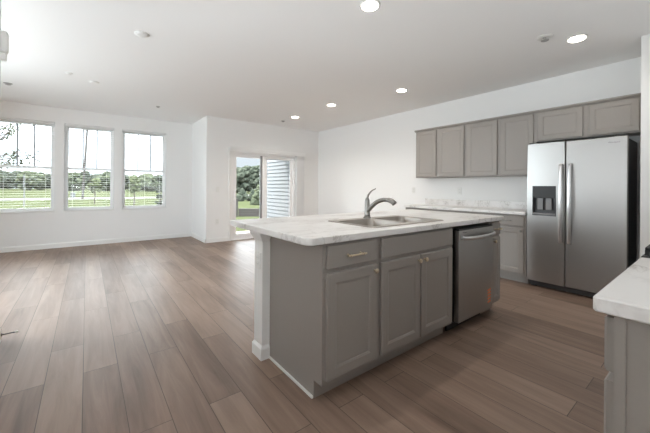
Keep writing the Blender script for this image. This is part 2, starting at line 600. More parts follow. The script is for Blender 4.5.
# ------------------------------------------------------------------ windows
def build_window(n, xa, xb):
    r = sroot('window_%d' % n, ((xa + xb) / 2, YW + 0.10, WZ0))
    ox, oy, oz = r.location
    xa -= ox; xb -= ox
    z0, z1 = 0.0, WZ1 - WZ0
    y0, y1 = -0.025, 0.045
    f = 0.028
    bm = B()
    box(bm, xa, xa + f, y0, y1, z0, z1); box(bm, xb - f, xb, y0, y1, z0, z1)
    box(bm, xa + f, xb - f, y0, y1, z0, z0 + f); box(bm, xa + f, xb - f, y0, y1, z1 - f, z1)
    obj('window_frame', bm, M_vinyl, r)
    zm = 1.53 - WZ0
    for nm, za, zb, ya, yb in (('lower_sash', z0 + f, zm + 0.025, -0.015, 0.010), ('upper_sash', zm - 0.02, z1 - f, 0.012, 0.037)):
        s = 0.030
        bm = B()
        box(bm, xa + f, xa + f + s, ya, yb, za, zb); box(bm, xb - f - s, xb - f, ya, yb, za, zb)
        box(bm, xa + f + s, xb - f - s, ya, yb, za, za + s + 0.01); box(bm, xa + f + s, xb - f - s, ya, yb, zb - s - 0.01, zb)
        so = obj(nm, bm, M_vinyl, r)
        g = B()
        box(g, xa + f + s, xb - f - s, (ya + yb) / 2 - 0.002, (ya + yb) / 2 + 0.002, za + s + 0.01, zb - s - 0.01)
        obj('pane', g, M_glass, so)
        if nm == 'upper_sash':
            w = (xb - xa - 2 * f - 2 * s) / 3
            for k in (1, 2):
                c = xa + f + s + w * k
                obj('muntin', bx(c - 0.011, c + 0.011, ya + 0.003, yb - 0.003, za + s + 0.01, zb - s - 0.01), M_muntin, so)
    obj('window_sill', bx(xa - 0.0, xb + 0.0, -0.112, y0, -0.001, 0.012, bev=0.004), M_trim, r)
    return r


M_muntin = mat('muntin_backlit', (0.30, 0.31, 0.33), 0.5)  # backlit shade of the bars put into the grey colour
for i, (a, b) in enumerate(WINS):
    build_window(i + 1, a, b)


def build_blind(xa, xb, label):
    cx = (xa + xb) / 2
    w = (xb - xa) / 2 - 0.008
    t = thing('window_blind', label, 'blind', (cx, YW + 0.036, WZ1 - 0.002), group='white slat blinds in the window wall')
    H = WZ1 - WZ0 - 0.002
    obj('headrail', bx(-w, w, -0.028, 0.028, -0.045, 0, bev=0.003), M_slat, t)
    bm = B()
    z = -0.075
    while z > -H + 0.05:
        # a slightly tilted, slightly cupped slat
        v = []
        for (yy, dz) in ((-0.022, -0.0012), (0.0, 0.0012), (0.022, 0.0004)):
            v.append([bm.verts.new((sx * w, yy, z + dz + e)) for sx in (-1, 1) for e in (0, 0.0016)])
        for p, q in zip(v, v[1:]):
            bm.faces.new((p[0], p[2], q[2], q[0])); bm.faces.new((p[1], q[1], q[3], p[3]))
            bm.faces.new((p[0], q[0], q[1], p[1])); bm.faces.new((p[2], p[3], q[3], q[2]))
        bm.faces.new((v[0][0], v[0][1], v[0][3], v[0][2])); bm.faces.new((v[2][0], v[2][2], v[2][3], v[2][1]))
        z -= 0.044
    obj('slats', bm, M_slat, t)
    obj('bottom_rail', bx(-w, w, -0.025, 0.025, -H + 0.014, -H + 0.034, bev=0.003), M_slat, t)
    bm = B()
    for c in (-w * 0.7, 0, w * 0.7):
        for yy in (-0.026, 0.026):
            box(bm, c - 0.001, c + 0.001, yy - 0.0008, yy + 0.0008, -H + 0.03, -0.04)
    obj('ladder_cord', bm, M_slat, t)
    obj('tilt_wand', tube(B(), [(-w + 0.06, -0.033, -0.05), (-w + 0.06, -0.036, -0.65)], 0.004, 8), M_slat, t)
    return t


for (a, b), s in zip(WINS, ('leftmost of three window blinds, tree branches behind it',
                            'middle of three window blinds, dark utility pole behind it',
                            'rightmost of three window blinds, nearest the patio door')):
    build_blind(a, b, 'white horizontal slat blind, ' + s)

# ------------------------------------------------------------------ sliding patio door
dr = sroot('door_1', ((DX0 + DX1) / 2, YS + 0.07, 0))
dx, dy = dr.location.x, dr.location.y
bm = B()
box(bm, DX0 - dx, DX0 - dx + 0.045, -0.065, 0.065, 0.0, DZ); box(bm, DX1 - dx - 0.045, DX1 - dx, -0.065, 0.065, 0.0, DZ)
box(bm, DX0 - dx + 0.045, DX1 - dx - 0.045, -0.065, 0.065, DZ - 0.045, DZ)
obj('door_frame', bm, M_vinyl, dr)
obj('threshold', bx(DX0 - dx + 0.045, DX1 - dx - 0.045, -0.065, 0.065, 0.0, 0.022), M_vinyl, dr)
for nm, xa, xb, yo in (('sliding_panel', 2.577, 3.318, -0.03), ('fixed_panel', 3.345, 4.168, 0.02)):
    xa -= dx; xb -= dx
    s = 0.085 if nm == 'sliding_panel' else 0.10
    s2 = 0.075
    bm = B()
    box(bm, xa, xa + s, yo - 0.018, yo + 0.018, 0.024, DZ - 0.047, bev=0.003)
    box(bm, xb - s2, xb, yo - 0.018, yo + 0.018, 0.024, DZ - 0.047, bev=0.003)
    box(bm, xa + s, xb - s2, yo - 0.018, yo + 0.018, 0.024, 0.13)
    box(bm, xa + s, xb - s2, yo - 0.018, yo + 0.018, DZ - 0.115, DZ - 0.047)
    po = obj(nm, bm, M_vinyl, dr)
    obj('pane', bx(xa + s, xb - s2, yo - 0.003, yo + 0.003, 0.13, DZ - 0.115), M_glass, po)
    if nm == 'sliding_panel':
        obj('interlock_strip', bx(xb - s2 - 0.002, xb - 0.022, yo - 0.022, yo - 0.0182, 0.03, DZ - 0.05), M_mgrey, po)
        obj('pull_handle', bx(xa + 0.03, xa + 0.05, yo - 0.055, yo - 0.0185, 0.90, 1.12, bev=0.008), M_vinyl, po)
# flat casing around the opening
bm = B()
box(bm, DX0 - 0.06, DX0, YS - 0.012, YS, 0, DZ + 0.06); box(bm, DX1, DX1 + 0.06, YS - 0.012, YS, 0, DZ + 0.06)
box(bm, DX0, DX1, YS - 0.012, YS, DZ, DZ + 0.06)
struct('trim_1', bm, M_trim)

vb = thing('vertical_blind', 'white vertical blind drawn into a stack at the right of the patio door', 'blind', (3.445, YS - 0.06, 2.055))
obj('headrail', bx(-0.985, 0.985, -0.045, 0.045, -0.045, 0, bev=0.004), M_slat, vb)
obj('valance', bx(-0.99, 0.99, -0.055, -0.046, -0.085, 0.01, bev=0.002), M_slat, vb)
for k in range(11):
    xk = 0.745 + k * 0.0205
    v0 = prism(B(), [(xk - 0.009, -0.036), (xk + 0.009, -0.043), (xk + 0.0095, 0.0), (xk + 0.006, 0.043), (xk - 0.004, 0.043), (xk - 0.0085, 0)], -2.02, -0.046)
    obj('vane', v0, M_slat, vb)


# ------------------------------------------------------------------ wall plates
def plate(name, label, cat, loc, rotz, sockets=True):
    t = thing(name, label, cat, loc, rotz)          # front faces local -y
    obj('cover_plate', bx(-0.036, 0.036, -0.006, 0.0, -0.058, 0.058, bev=0.002), M_plate, t)
    if sockets:
        for zz in (-0.022, 0.022):
            s = obj('socket', bx(-0.017, 0.017, -0.009, -0.0062, zz - 0.014, zz + 0.014, bev=0.004), M_plate, t)
            sl = B()
            box(sl, -0.008, -0.006, -0.0095, -0.0091, zz - 0.004, zz + 0.005)
            box(sl, 0.006, 0.008, -0.0095, -0.0091, zz - 0.004, zz + 0.005)
            obj('slot', sl, M_dgrey, s)
    else:
        obj('rocker', bx(-0.016, 0.016, -0.010, -0.0062, -0.033, 0.033, bev=0.002), M_plate, t)
    return t


plate('light_switch', 'white light switch plate on the wall left of the patio door', 'light switch', (2.235, YS - 0.0005, 1.135), 0, False)
plate('wall_outlet', 'white power outlet low on the wall left of the patio door', 'outlet', (2.235, YS - 0.0005, 0.44), 0)
plate('wall_outlet', 'white power outlet on the white end post of the island', 'outlet', (0.9605, 2.004, 0.675), -PI / 2)
plate('wall_outlet', 'white power outlet on the bare kitchen wall under the left end of the upper cabinets', 'outlet', (XK - 0.0005, 3.62, 1.15), -PI / 2)
plate('wall_outlet', 'white power outlet on the kitchen wall under the second upper cabinet', 'outlet', (XK - 0.0005, 2.70, 1.15), -PI / 2)
plate('wall_outlet', 'white power outlet on the kitchen wall close beside the fridge', 'outlet', (XK - 0.0005, 1.68, 1.15), -PI / 2)

# door stop and sensor on the near wall
ds = thing('door_stop', 'small dark metal door stop sticking out of the baseboard at the left edge', 'door stop', (XN + 0.0145, 3.37, 0.05))
obj('stop_base', lathe(B(), [(0.012, 0.0), (0.012, 0.006), (0.006, 0.008)], axis='x', n=16), M_nickel, ds)
obj('stop_rod', lathe(B(), [(0.0045, 0.008), (0.0045, 0.075)], axis='x', n=12), M_dgrey, ds)
obj('rubber_tip', lathe(B(), [(0.007, 0.075), (0.008, 0.08), (0.008, 0.09), (0.006, 0.094)], axis='x', n=16), M_plate, ds)

sn = thing('motion_sensor', 'white rounded sensor box high on the wall end at the left edge', 'sensor', (XN + 0.0005, 3.36, 2.16))
obj('sensor_body', bx(0, 0.045, -0.035, 0.035, 0.04, 0.20, bev=0.016, seg=3), M_plate, sn)
obj('sensor_bracket', bx(0, 0.035, -0.022, 0.022, -0.02, 0.0395, bev=0.008), M_plate, sn)


# ================================================================== cabinets
def ring_rect(bm, x0, x1, z0, z1, y):
    return [bm.verts.new(p) for p in ((x0, y, z0), (x1, y, z0), (x1, y, z1), (x0, y, z1))]


def door_bm(x0, x1, z0, z1, yf, t=0.020, frame=0.056, panel=True):
    """door or drawer front facing -y: front plane at yf, back at yf+t"""
    bm = B()
    e = 0.005
    seq = [ring_rect(bm, x0, x1, z0, z1, yf + t), ring_rect(bm, x0, x1, z0, z1, yf + e),
           ring_rect(bm, x0 + e, x1 - e, z0 + e, z1 - e, yf)]
    if panel:
        for ins, dy in ((frame, 0), (frame + 0.006, 0.0025), (frame + 0.010, 0.003), (frame + 0.014, 0.006)):
            seq.append(ring_rect(bm, x0 + ins, x1 - ins, z0 + ins, z1 - ins, yf + dy))
    for a, b in zip(seq, seq[1:]):
        for i in range(4):
            bm.faces.new((a[i], a[(i + 1) % 4], b[(i + 1) % 4], b[i]))
    bm.faces.new(seq[0]); bm.faces.new(seq[-1])
    return bm


def knob_bm(x, z, yf):
    return lathe(B(), [(0.006, 0), (0.005, -0.010), (0.007, -0.014), (0.0145, -0.019), (0.016, -0.024), (0.012, -0.029), (0.004, -0.0305)],
                 x, yf - 0.0003, z, 20, 'y')


def pull_bm(x, z, yf, L=0.128, over=0.022, axis='x'):
    bm = B()
    h = L / 2
    for s in (-1, 1):
        lathe(bm, [(0.0075, 0), (0.005, -0.006), (0.0045, -0.028)], x + s * h, yf - 0.0003, z, 14, 'y')
    tube(bm, [(x - h - over, yf - 0.031, z), (x - h, yf - 0.031, z), (x + h, yf - 0.031, z), (x + h + over, yf - 0.031, z)], [0.0050, 0.0056, 0.0056, 0.0050], 12)
    for s in (-1, 1):
        lathe(bm, [(0.0075, -0.004), (0.0078, 0), (0.0075, 0.004)], x + s * h, yf - 0.031, z, 14, 'x')
    return bm


def carcass(w, d, z0, z1, toe=0.0, toe_d=0.075, x_over=0.0):
    """closed box body, optionally notched for a toe kick at the front; local front = y 0"""
    if not toe:
        return bx(0, w, 0, d, z0, z1)
    return prism(B(), [(toe_d, 0), (d, 0), (d, z1), (0, z1), (0, toe), (toe_d, toe)], 0, w, 'x')


def hollow(w, d, z1, toe, toe_d=0.075, t=0.018):
    bm = B()
    side = [(toe_d, 0), (d, 0), (d, z1), (0, z1), (0, toe), (toe_d, toe)]
    prism(bm, side, 0, t, 'x'); prism(bm, side, w - t, w, 'x')
    box(bm, t, w - t, 0, 0.019, toe, z1)
    box(bm, t, w - t, toe_d, toe_d + t, 0, toe)
    box(bm, t, w - t, d - 0.006, d, 0, z1)
    box(bm, t, w - t, 0.019, d - 0.006, toe, toe + t)
    return bm


def base_unit(label, loc, rotz, w, d, top, toe, drawers, doors, group, hw, knobs='right', name='base_cabinet', shoe=False):
    """drawers: list of (x0,x1,z0,z1,pull?); doors: list of (x0,x1,z0,z1,knob side)"""
    t = thing(name, label, 'cabinet', loc, rotz, group)
    obj('body', hollow(w, d, top, toe) if 'sink' in label else carcass(w, d, 0, top, toe), M_cab, t)
    for (x0, x1, z0, z1, p) in drawers:
        o = obj('drawer' if p else 'false_front', door_bm(x0, x1, z0, z1, -0.0205, panel=False), M_cab, t)
        if p:
            L = p if isinstance(p, float) else 0.128
            obj('pull', pull_bm((x0 + x1) / 2, (z0 + z1) / 2, -0.0205, L, 0.014 if L < 0.1 else 0.022), hw, o)
    for (x0, x1, z0, z1, k) in doors:
        o = obj('door', door_bm(x0, x1, z0, z1, -0.0205, frame=0.056 if x1 - x0 > 0.2 else 0.045), M_cab, t)
        kx = x1 - 0.030 if k == 'r' else x0 + 0.030
        kz = z1 - 0.035 if z0 < 1.0 else z0 + 0.045
        obj('knob', knob_bm(kx, kz, -0.0205), hw, o)
    return t


# ---- island: cabinets (front faces -Y) ----
YF, YB = 1.338, 1.943          # face frame plane, back of the cabinets
TOP = 0.888
GI = 'grey cabinets of the kitchen island'
base_unit('grey island cabinet with one drawer over one door, at the near left end', (1.020, YF, 0), 0, 0.4445, YB - YF, TOP, 0.104,
          [(0.022, 0.412, 0.742, 0.872, 0.100)], [(0.022, 0.418, 0.128, 0.718, 'r')], GI, M_brass)
base_unit('wide grey island sink cabinet with two doors under a blank front', (1.4655, YF, 0), 0, 0.8645, YB - YF, TOP, 0.104,
          [(0.014, 0.842, 0.742, 0.872, 0)], [(0.014, 0.418, 0.128, 0.718, 'r'), (0.430, 0.842, 0.128, 0.718, 'l')], GI, M_brass)
base_unit('narrow grey island cabinet with small drawer, right of the dishwasher', (2.972, YF, 0), 0, 0.203, YB - YF, TOP, 0.104,
          [(0.014, 0.190, 0.752, 0.872, 0.076)], [(0.014, 0.190, 0.128, 0.735, 'l')], GI, M_brass)
sh = obj('shoe_moulding', bx(1.008, 1.0195, YF + 0.075, YB - 0.001, 0.0005, 0.016, bev=0.003), M_trim)
tag(sh, 'thin pale strip along the floor at the island side panel', 'moulding')

# knee wall behind the island cabinets, with cap trim and base
kw = sroot('wall_island', (0.962, 1.944, 0))
obj('wall_body', bx(0, 2.213, 0.0, 0.122, 0, TOP), M_trim, kw)
bm = B()
for x0, x1, y0, y1 in ((-0.012, 0.055, -0.012, 0.134),):
    # base block wrapped round the end of the wall
    a = [(x0, y0), (x1, y0), (x1, y1), (x0, y1)]
    lo = [bm.verts.new((*p, 0)) for p in a]
    md = [bm.verts.new((*p, 0.075)) for p in a]
    b2 = [(-0.001, -0.001), (0.055, -0.001), (0.055, 0.123), (-0.001, 0.123)]
    hi = [bm.verts.new((*p, 0.095)) for p in b2]
    for p, q in ((lo, md), (md, hi)):
        for i in range(4):
            bm.faces.new((p[i], p[(i + 1) % 4], q[(i + 1) % 4], q[i]))
    bm.faces.new(lo); bm.faces.new(hi)
obj('base_trim', bm, M_trim, kw)
bm = B()
l1 = [(-0.001, -0.001), (0.055, -0.001), (0.055, 0.123), (-0.001, 0.123)]
l2 = [(-0.030, -0.022), (0.055, -0.022), (0.055, 0.146), (-0.030, 0.146)]
r0 = [bm.verts.new((*p, 0.815)) for p in l1]
r1 = [bm.verts.new((p[0] - (0.006 if p[0] < 0 else 0), p[1] + (-0.005 if p[1] < 0.05 else 0.005), 0.822)) for p in l1]
r2 = [bm.verts.new((*p, 0.868)) for p in l2]
r3 = [bm.verts.new((*p, TOP)) for p in l2]
for p, q in ((r0, r1), (r1, r2), (r2, r3)):
    for i in range(4):
        bm.faces.new((p[i], p[(i + 1) % 4], q[(i + 1) % 4], q[i]))
bm.faces.new(r0); bm.faces.new(r3)
obj('cap_trim', bm, M_trim, kw)


# ---- countertops ----
def rrect(x0, x1, y0, y1, r, n=6):
    out = []
    rr = r if isinstance(r, (list, tuple)) else [r] * 4
    for (cx, cy, a0, q) in ((x0, y0, PI, rr[0]), (x1, y0, 1.5 * PI, rr[1]), (x1, y1, 0, rr[2]), (x0, y1, 0.5 * PI, rr[3])):
        sx = 1 if cx == x0 else -1
        sy = 1 if cy == y0 else -1
        for k in range(n + 1):
            t = a0 + 0.5 * PI * k / n
            out.append((cx + sx * q + q * math.cos(t), cy + sy * q + q * math.sin(t)))
    return out


def slab(x0, x1, y0, y1, z0, z1, r, hole=None, e=0.004):
    bm = B()
    def loop(ins, z):
        rr = [max(q - ins, 0.001) for q in (r if isinstance(r, (list, tuple)) else [r] * 4)]
        return [bm.verts.new((a, b, z)) for a, b in rrect(x0 + ins, x1 - ins, y0 + ins, y1 - ins, rr)]
    L = [loop(e, z0), loop(0, z0 + e), loop(0, z1 - e), loop(e * 0.4, z1 - e * 0.35), loop(e, z1)]
    n = len(L[0])
    for a, b in zip(L, L[1:]):
        for i in range(n):
            bm.faces.new((a[i], a[(i + 1) % n], b[(i + 1) % n], b[i]))
    if not hole:
        bm.faces.new(L[0]); bm.faces.new(L[-1])
        return bm
    hp = rrect(*hole, 0.03, 4)
    hb = [bm.verts.new((a, b, z0)) for a, b in hp]
    ht = [bm.verts.new((a, b, z1)) for a, b in hp]
    m = len(hp)
    for i in range(m):
        bm.faces.new((hb[i], hb[(i + 1) % m], ht[(i + 1) % m], ht[i]))
    bm.edges.ensure_lookup_table()
    for ring, hr in ((L[0], hb), (L[-1], ht)):
        es = []
        for q in (ring, hr):
            k = len(q)
            for i in range(k):
                es.append(bm.edges.get((q[i], q[(i + 1) % k])))
        bmesh.ops.triangle_fill(bm, use_beauty=True, use_dissolve=False, edges=es)
    return bm


CT = 0.928
SX0, SX1, SY0, SY1 = 1.485, 2.335, 1.395, 1.915     # sink outline
tag(obj('island_countertop', slab(0.895, 3.205, 1.300, 2.395, TOP + 0.0005, CT, [0.05, 0.03, 0.03, 0.02], (SX0 + 0.02, SX1 - 0.02, SY0 + 0.02, SY1 - 0.02)), M_marble),
    'white marble-look countertop of the kitchen island', 'countertop')

# ---- sink ----
sk = thing('kitchen_sink', 'stainless steel double bowl sink set into the island countertop', 'sink', ((SX0 + SX1) / 2, (SY0 + SY1) / 2, CT))
hw_, hd_ = (SX1 - SX0) / 2, (SY1 - SY0) / 2
bowls = [(-hw_ + 0.035, -0.012, -hd_ + 0.035, hd_ - 0.085), (0.012, hw_ - 0.035, -hd_ + 0.035, hd_ - 0.085)]
bm = B()
op = [bm.verts.new((a, b, 0.0008)) for a, b in rrect(-hw_, hw_, -hd_, hd_, 0.045, 5)]
ot = [bm.verts.new((a, b, 0.0050)) for a, b in rrect(-hw_ + 0.006, hw_ - 0.006, -hd_ + 0.006, hd_ - 0.006, 0.040, 5)]
n_ = len(op)
es = []
for i in range(n_):
    bm.faces.new((op[i], op[(i + 1) % n_], ot[(i + 1) % n_], ot[i]))
    es.append(bm.edges.get((ot[i], ot[(i + 1) % n_])))
for (a, b, c, d) in bowls:
    rp = [bm.verts.new((p, q, 0.0050)) for p, q in rrect(a, b, c, d, 0.05, 5)]
    k_ = len(rp)
    for i in range(k_):
        es.append(bm.edges.new((rp[i], rp[(i + 1) % k_])))
bmesh.ops.triangle_fill(bm, use_beauty=True, use_dissolve=False, edges=es)
obj('rim', bm, M_sink, sk)
for (a, b, c, d) in bowls:
    bm = B()
    prev = None
    for ins, z, r in ((0, 0.0049, 0.05), (0.004, -0.004, 0.05), (0.010, -0.15, 0.05), (0.022, -0.172, 0.05), (0.05, -0.178, 0.04), (0.12, -0.180, 0.03)):
        ring = [bm.verts.new((p, q, z)) for p, q in rrect(a + ins, b - ins, c + ins, d - ins, r, 5)]
        if prev:
            for i in range(len(ring)):
                bm.faces.new((prev[i], prev[(i + 1) % len(ring)], ring[(i + 1) % len(ring)], ring[i]))
        prev = ring
    bm.faces.new(prev)
    bo = obj('bowl', bm, M_sink, sk, smooth=True)
    obj('drain', lathe(B(), [(0.045, -0.1795), (0.043, -0.176), (0.030, -0.1775), (0.002, -0.178)], (a + b) / 2, (c + d) / 2, 0, 24), M_nickel, bo)

# ---- faucet ----
fx, fy = 1.902, 1.868
fc = thing('kitchen_faucet', 'brushed nickel single-lever faucet standing behind the island sink', 'faucet', (fx, fy, CT + 0.0055))
obj('base_plate', lathe(B(), [(0.034, 0), (0.034, 0.004), (0.030, 0.010), (0.026, 0.012)], n=28), M_nickel, fc, True)
obj('body', lathe(B(), [(0.026, 0.0121), (0.0235, 0.03), (0.0215, 0.07), (0.0215, 0.11), (0.021, 0.135), (0.019, 0.155), (0.014, 0.168), (0.008, 0.174)], n=28), M_nickel, fc, True)
sp_pts = curve([(0.0, -0.006, 0.062), (0.010, -0.035, 0.095), (0.022, -0.085, 0.137), (0.036, -0.140, 0.158), (0.048, -0.182, 0.160)], 6)
obj('spout', tube(B(), sp_pts, [0.0195 - 0.003 * i / (len(sp_pts) - 1) for i in range(len(sp_pts))], 16), M_nickel, fc, True)
hd_pts = curve([(0.048, -0.1825, 0.160), (0.054, -0.208, 0.155), (0.058, -0.232, 0.143), (0.060, -0.246, 0.130)], 5)
obj('spray_head', tube(B(), hd_pts, [0.0180 + 0.0035 * min(1, i / 6) for i in range(len(hd_pts))], 16), M_nickel, fc, True)
lv = curve([(0.0, 0.0, 0.168), (0.003, -0.012, 0.200), (0.012, -0.040, 0.232), (0.024, -0.075, 0.252)], 6)
obj('lever', tube(B(), lv, [0.0125 - 0.0075 * i / (len(lv) - 1) for i in range(len(lv))], 12, 0.7), M_nickel, fc, True)

# ---- dishwasher ----
dw = thing('dishwasher', 'stainless steel dishwasher with curved bar handle built into the island', 'dishwasher', (2.3715, 1.30, 0))
W = 0.591
obj('tub', bx(0.006, W - 0.006, 0.045, 0.630, 0.10, 0.865), M_black, dw)
dd = obj('door', bx(0, W, 0, 0.043, 0.105, 0.848, bev=0.004), M_steel, dw)
hb_ = curve([(0.030, -0.010, 0.793), (0.060, -0.040, 0.790), (W / 2, -0.052, 0.786), (W - 0.060, -0.040, 0.790), (W - 0.030, -0.010, 0.793)], 8)
obj('handle', tube(B(), hb_, 0.0085, 14, 1.7), M_handle, dd, True)
for s in (0.030, W - 0.030):
    obj('handle_end', bx(s - 0.010, s + 0.010, -0.020, -0.0002, 0.775, 0.811, bev=0.004), M_handle, dd)
obj('control_edge', bx(0.004, W - 0.004, 0.004, 0.040, 0.8485, 0.862), M_black, dd)
obj('toe_panel', bx(0.01, W - 0.01, 0.11, 0.125, 0.0, 0.099), M_black, dw)
lb = B()
for k in range(5):
    z = 0.160 + k * 0.027
    prism(lb, [(W - 0.098, z), (W - 0.040, z + 0.006), (W - 0.040, z + 0.019), (W - 0.098, z + 0.012)], -0.0012, -0.0003, 'y')
obj('orange_sticker', lb, M_orange, dd)


def text_obj(name, s, size, parent, loc, rot, m, width=None, bold=0.0):
    cu = bpy.data.curves.new(name, 'FONT')
    cu.body = s; cu.size = size; cu.extrude = 0.0003; cu.align_x = 'CENTER'; cu.align_y = 'CENTER'
    cu.offset = bold
    tmp = bpy.data.objects.new(name, cu)
    C.objects.link(tmp)
    bpy.context.view_layer.update()
    me = bpy.data.meshes.new_from_object(tmp.evaluated_get(bpy.context.evaluated_depsgraph_get()))
    bpy.data.objects.remove(tmp)
    bpy.data.curves.remove(cu)
    me.name = name
    me.materials.clear()
    me.materials.append(m)
    o = bpy.data.objects.new(name, me)
    C.objects.link(o)
    o.parent = parent
    o.location = loc
    o.rotation_euler = rot
    return o


text_obj('badge', 'Whirlpool', 0.016, dd, (0.085, -0.0006, 0.830), (PI / 2, 0, 0), M_mark)

# ---- wall run: base cabinets (front faces -X) ----
XB = 4.325                       # face frame plane of the base cabinets on the kitchen wall
GB = 'grey base cabinets along the kitchen wall'
DEPTH = XK - XB - 0.002
ys = [3.335, 2.895, 2.425, 1.950, 1.500]
names = ['leftmost grey base cabinet on the kitchen wall, mostly behind the island',
         'grey base cabinet on the kitchen wall, second from the left behind the island',
         'grey base cabinet on the kitchen wall, third from the left behind the island',
         'grey base cabinet with drawer over door, right beside the fridge']
for a, b, s in zip(ys, ys[1:], names):
    w = a - b - 0.001
    base_unit(s, (XB, a, 0), -PI / 2, w, DEPTH, 0.865, 0.104,
              [(0.022, w - 0.022, 0.722, 0.848, 0.100)], [(0.022, w - 0.022, 0.128, 0.698, 'r')], GB, M_nickel)
tag(obj('wall_countertop', slab(4.288, XK - 0.0225, 1.500, 3.351, 0.8655, 0.904, [0.004, 0.004, 0.004, 0.012]), M_marble),
    'white marble-look countertop along the kitchen wall, left of the fridge', 'countertop')
tag(obj('backsplash', bx(XK - 0.022, XK - 0.001, 1.500, 3.351, 0.8655, 1.005, bev=0.003), M_marble),
    'low white marble-look upstand at the back of the wall countertop', 'backsplash')

# ---- uppers ----
XU = 4.618
GU = 'grey upper cabinets on the kitchen wall'
yu = [3.344, 2.915, 2.434, 1.947, 1.498]
un = ['narrowest grey upper cabinet, at the left end of the row on the kitchen wall',
      'second grey upper cabinet from the left end of the kitchen wall',
      'third grey upper cabinet from the left, over the wall countertop',
      'tall grey upper cabinet right beside the shorter ones over the fridge']
def upper_unit(label, y0, y1, z0, z1, edge, group=GU):
    w = y0 - y1 - 0.001
    t = thing('upper_cabinet', label, 'cabinet', (XU, y0, z0), -PI / 2, group)
    obj('body', bx(0, w, 0, XK - XU - 0.002, 0, z1 - z0), M_cab, t)
    l, r = edge
    o = obj('door', door_bm(l, w - r, 0.014, z1 - z0 - 0.034, -0.0205, frame=0.052), M_cab, t)
    return t
for k, (a, b, s) in enumerate(zip(yu, yu[1:], un)):
    upper_unit(s, a, b, 1.371, 2.200, (0.024, 0.024))
upper_unit('short grey cabinet over the left half of the fridge', 1.498, 0.992, 1.800, 2.200, (0.024, 0.024))
upper_unit('short grey cabinet over the right half of the fridge, touching the wall end', 0.992, 0.503, 1.800, 2.200, (0.028, 0.045))
bm = B()
pf = [(XU - 0.0005, 2.176), (XU - 0.010, 2.176), (XU - 0.014, 2.184), (XU - 0.026, 2.192), (XU - 0.028, 2.208), (XU - 0.0005, 2.208)]
prism(bm, pf, 0.503, 3.360, 'y')
tag(obj('cabinet_crown_moulding', bm, M_cab), 'grey moulding strip along the top of the upper cabinets', 'moulding')

# ---- fridge (front faces -X; local x runs along -Y) ----
FX = 4.322
fr = thing('refrigerator', 'stainless steel side-by-side fridge with ice and water dispenser', 'refrigerator', (FX, 1.495, 0), -PI / 2)
FW = 0.899
obj('body', bx(0.008, FW - 0.006, 0.078, 0.595, 0.022, 1.722), M_steel_side, fr)
SPL = 0.386
DT = 0.068
# freezer door with an opening for the dispenser
dz0, dz1 = 0.078, 1.740
qx0, qx1, qz0, qz1 = 0.058, 0.300, 0.872, 1.228
bm = wall_holes(0.0, SPL - 0.004, dz0, dz1, [(qx0, qx1, qz0, qz1)], 'y', 0, DT)
es = [e for e in bm.edges if (abs(e.verts[0].co.y) < 1e-6 and abs(e.verts[1].co.y) < 1e-6 and
      ((abs(e.verts[0].co.x) < 1e-6 and abs(e.verts[1].co.x) < 1e-6) or (abs(e.verts[0].co.x - SPL + .004) < 1e-6 and abs(e.verts[1].co.x - SPL + .004) < 1e-6)
       or (abs(e.verts[0].co.z - dz1) < 1e-6 and abs(e.verts[1].co.z - dz1) < 1e-6)))]
bmesh.ops.bevel(bm, geom=es, offset=0.008, segments=3, affect='EDGES', profile=0.5)
fd = obj('freezer_door', bm, M_steel, fr)
rd = obj('fridge_door', bx(SPL + 0.004, FW, 0, DT, dz0, dz1, bev=0.008, seg=3), M_steel, fr)
# dispenser
bm = B()
box(bm, qx0 + 0.0004, qx1 - 0.0004, 0.045, 0.050, qz0 + 0.0004, qz1 - 0.0004)
box(bm, qx0 + 0.0004, qx0 + 0.008, -0.002, 0.045, qz0 + 0.0004, qz1 - 0.0004); box(bm, qx1 - 0.008, qx1 - 0.0004, -0.002, 0.045, qz0 + 0.0004, qz1 - 0.0004)
box(bm, qx0 + 0.008, qx1 - 0.008, -0.002, 0.045, qz0 + 0.0004, qz0 + 0.012)
dp = obj('dispenser', bm, M_dgrey, fd)
obj('control_panel', bx(qx0 + 0.0085, qx1 - 0.0085, -0.002, 0.044, qz1 - 0.140, qz1 - 0.0006), M_black, dp)
for c in (0.135, 0.222):
    obj('paddle', bx(c - 0.030, c + 0.030, 0.016, 0.030, qz0 + 0.07, qz0 + 0.212, bev=0.005), M_mgrey, dp)
obj('drip_tray', bx(qx0 + 0.0085, qx1 - 0.0085, -0.006, 0.044, qz0 + 0.0125, qz0 + 0.03), M_mgrey, dp)
# bowed handles either side of the split
for x, d in ((SPL - 0.036, fd), (SPL + 0.046, rd)):
    z0, z1 = 0.575, 1.475
    pts = curve([(x, -0.006, z0), (x, -0.040, z0 + 0.05), (x, -0.058, (z0 + z1) / 2), (x, -0.040, z1 - 0.05), (x, -0.006, z1)], 8)
    obj('handle', tube(B(), pts, 0.018, 14, 0.42), M_handle, d, True)
obj('hinge_cover', bx(0.01, 0.10, 0.03, 0.14, 1.7405, 1.758, bev=0.004), M_black, fr)
obj('hinge_cover', bx(FW - 0.10, FW - 0.01, 0.03, 0.14, 1.7405, 1.758, bev=0.004), M_black, fr)
bm = B()
box(bm, 0.015, FW - 0.015, 0.055, 0.075, 0.012, 0.070)
for k in range(3):
    box(bm, 0.03, FW - 0.03, 0.050, 0.0545, 0.020 + k * 0.017, 0.026 + k * 0.017)
obj('toe_grille', bm, M_dgrey, fr)
for s in (0.03, FW - 0.09):
    obj('foot', bx(s, s + 0.06, 0.07, 0.12, 0.0, 0.0115), M_black, fr)
for s in (0.03, FW - 0.09):
    obj('foot', bx(s, s + 0.06, 0.50, 0.55, 0.0, 0.0215), M_black, fr)
text_obj('badge', 'Whirlpool', 0.022, rd, (0.795, -0.0006, 1.683), (PI / 2, 0, 0), M_mark)

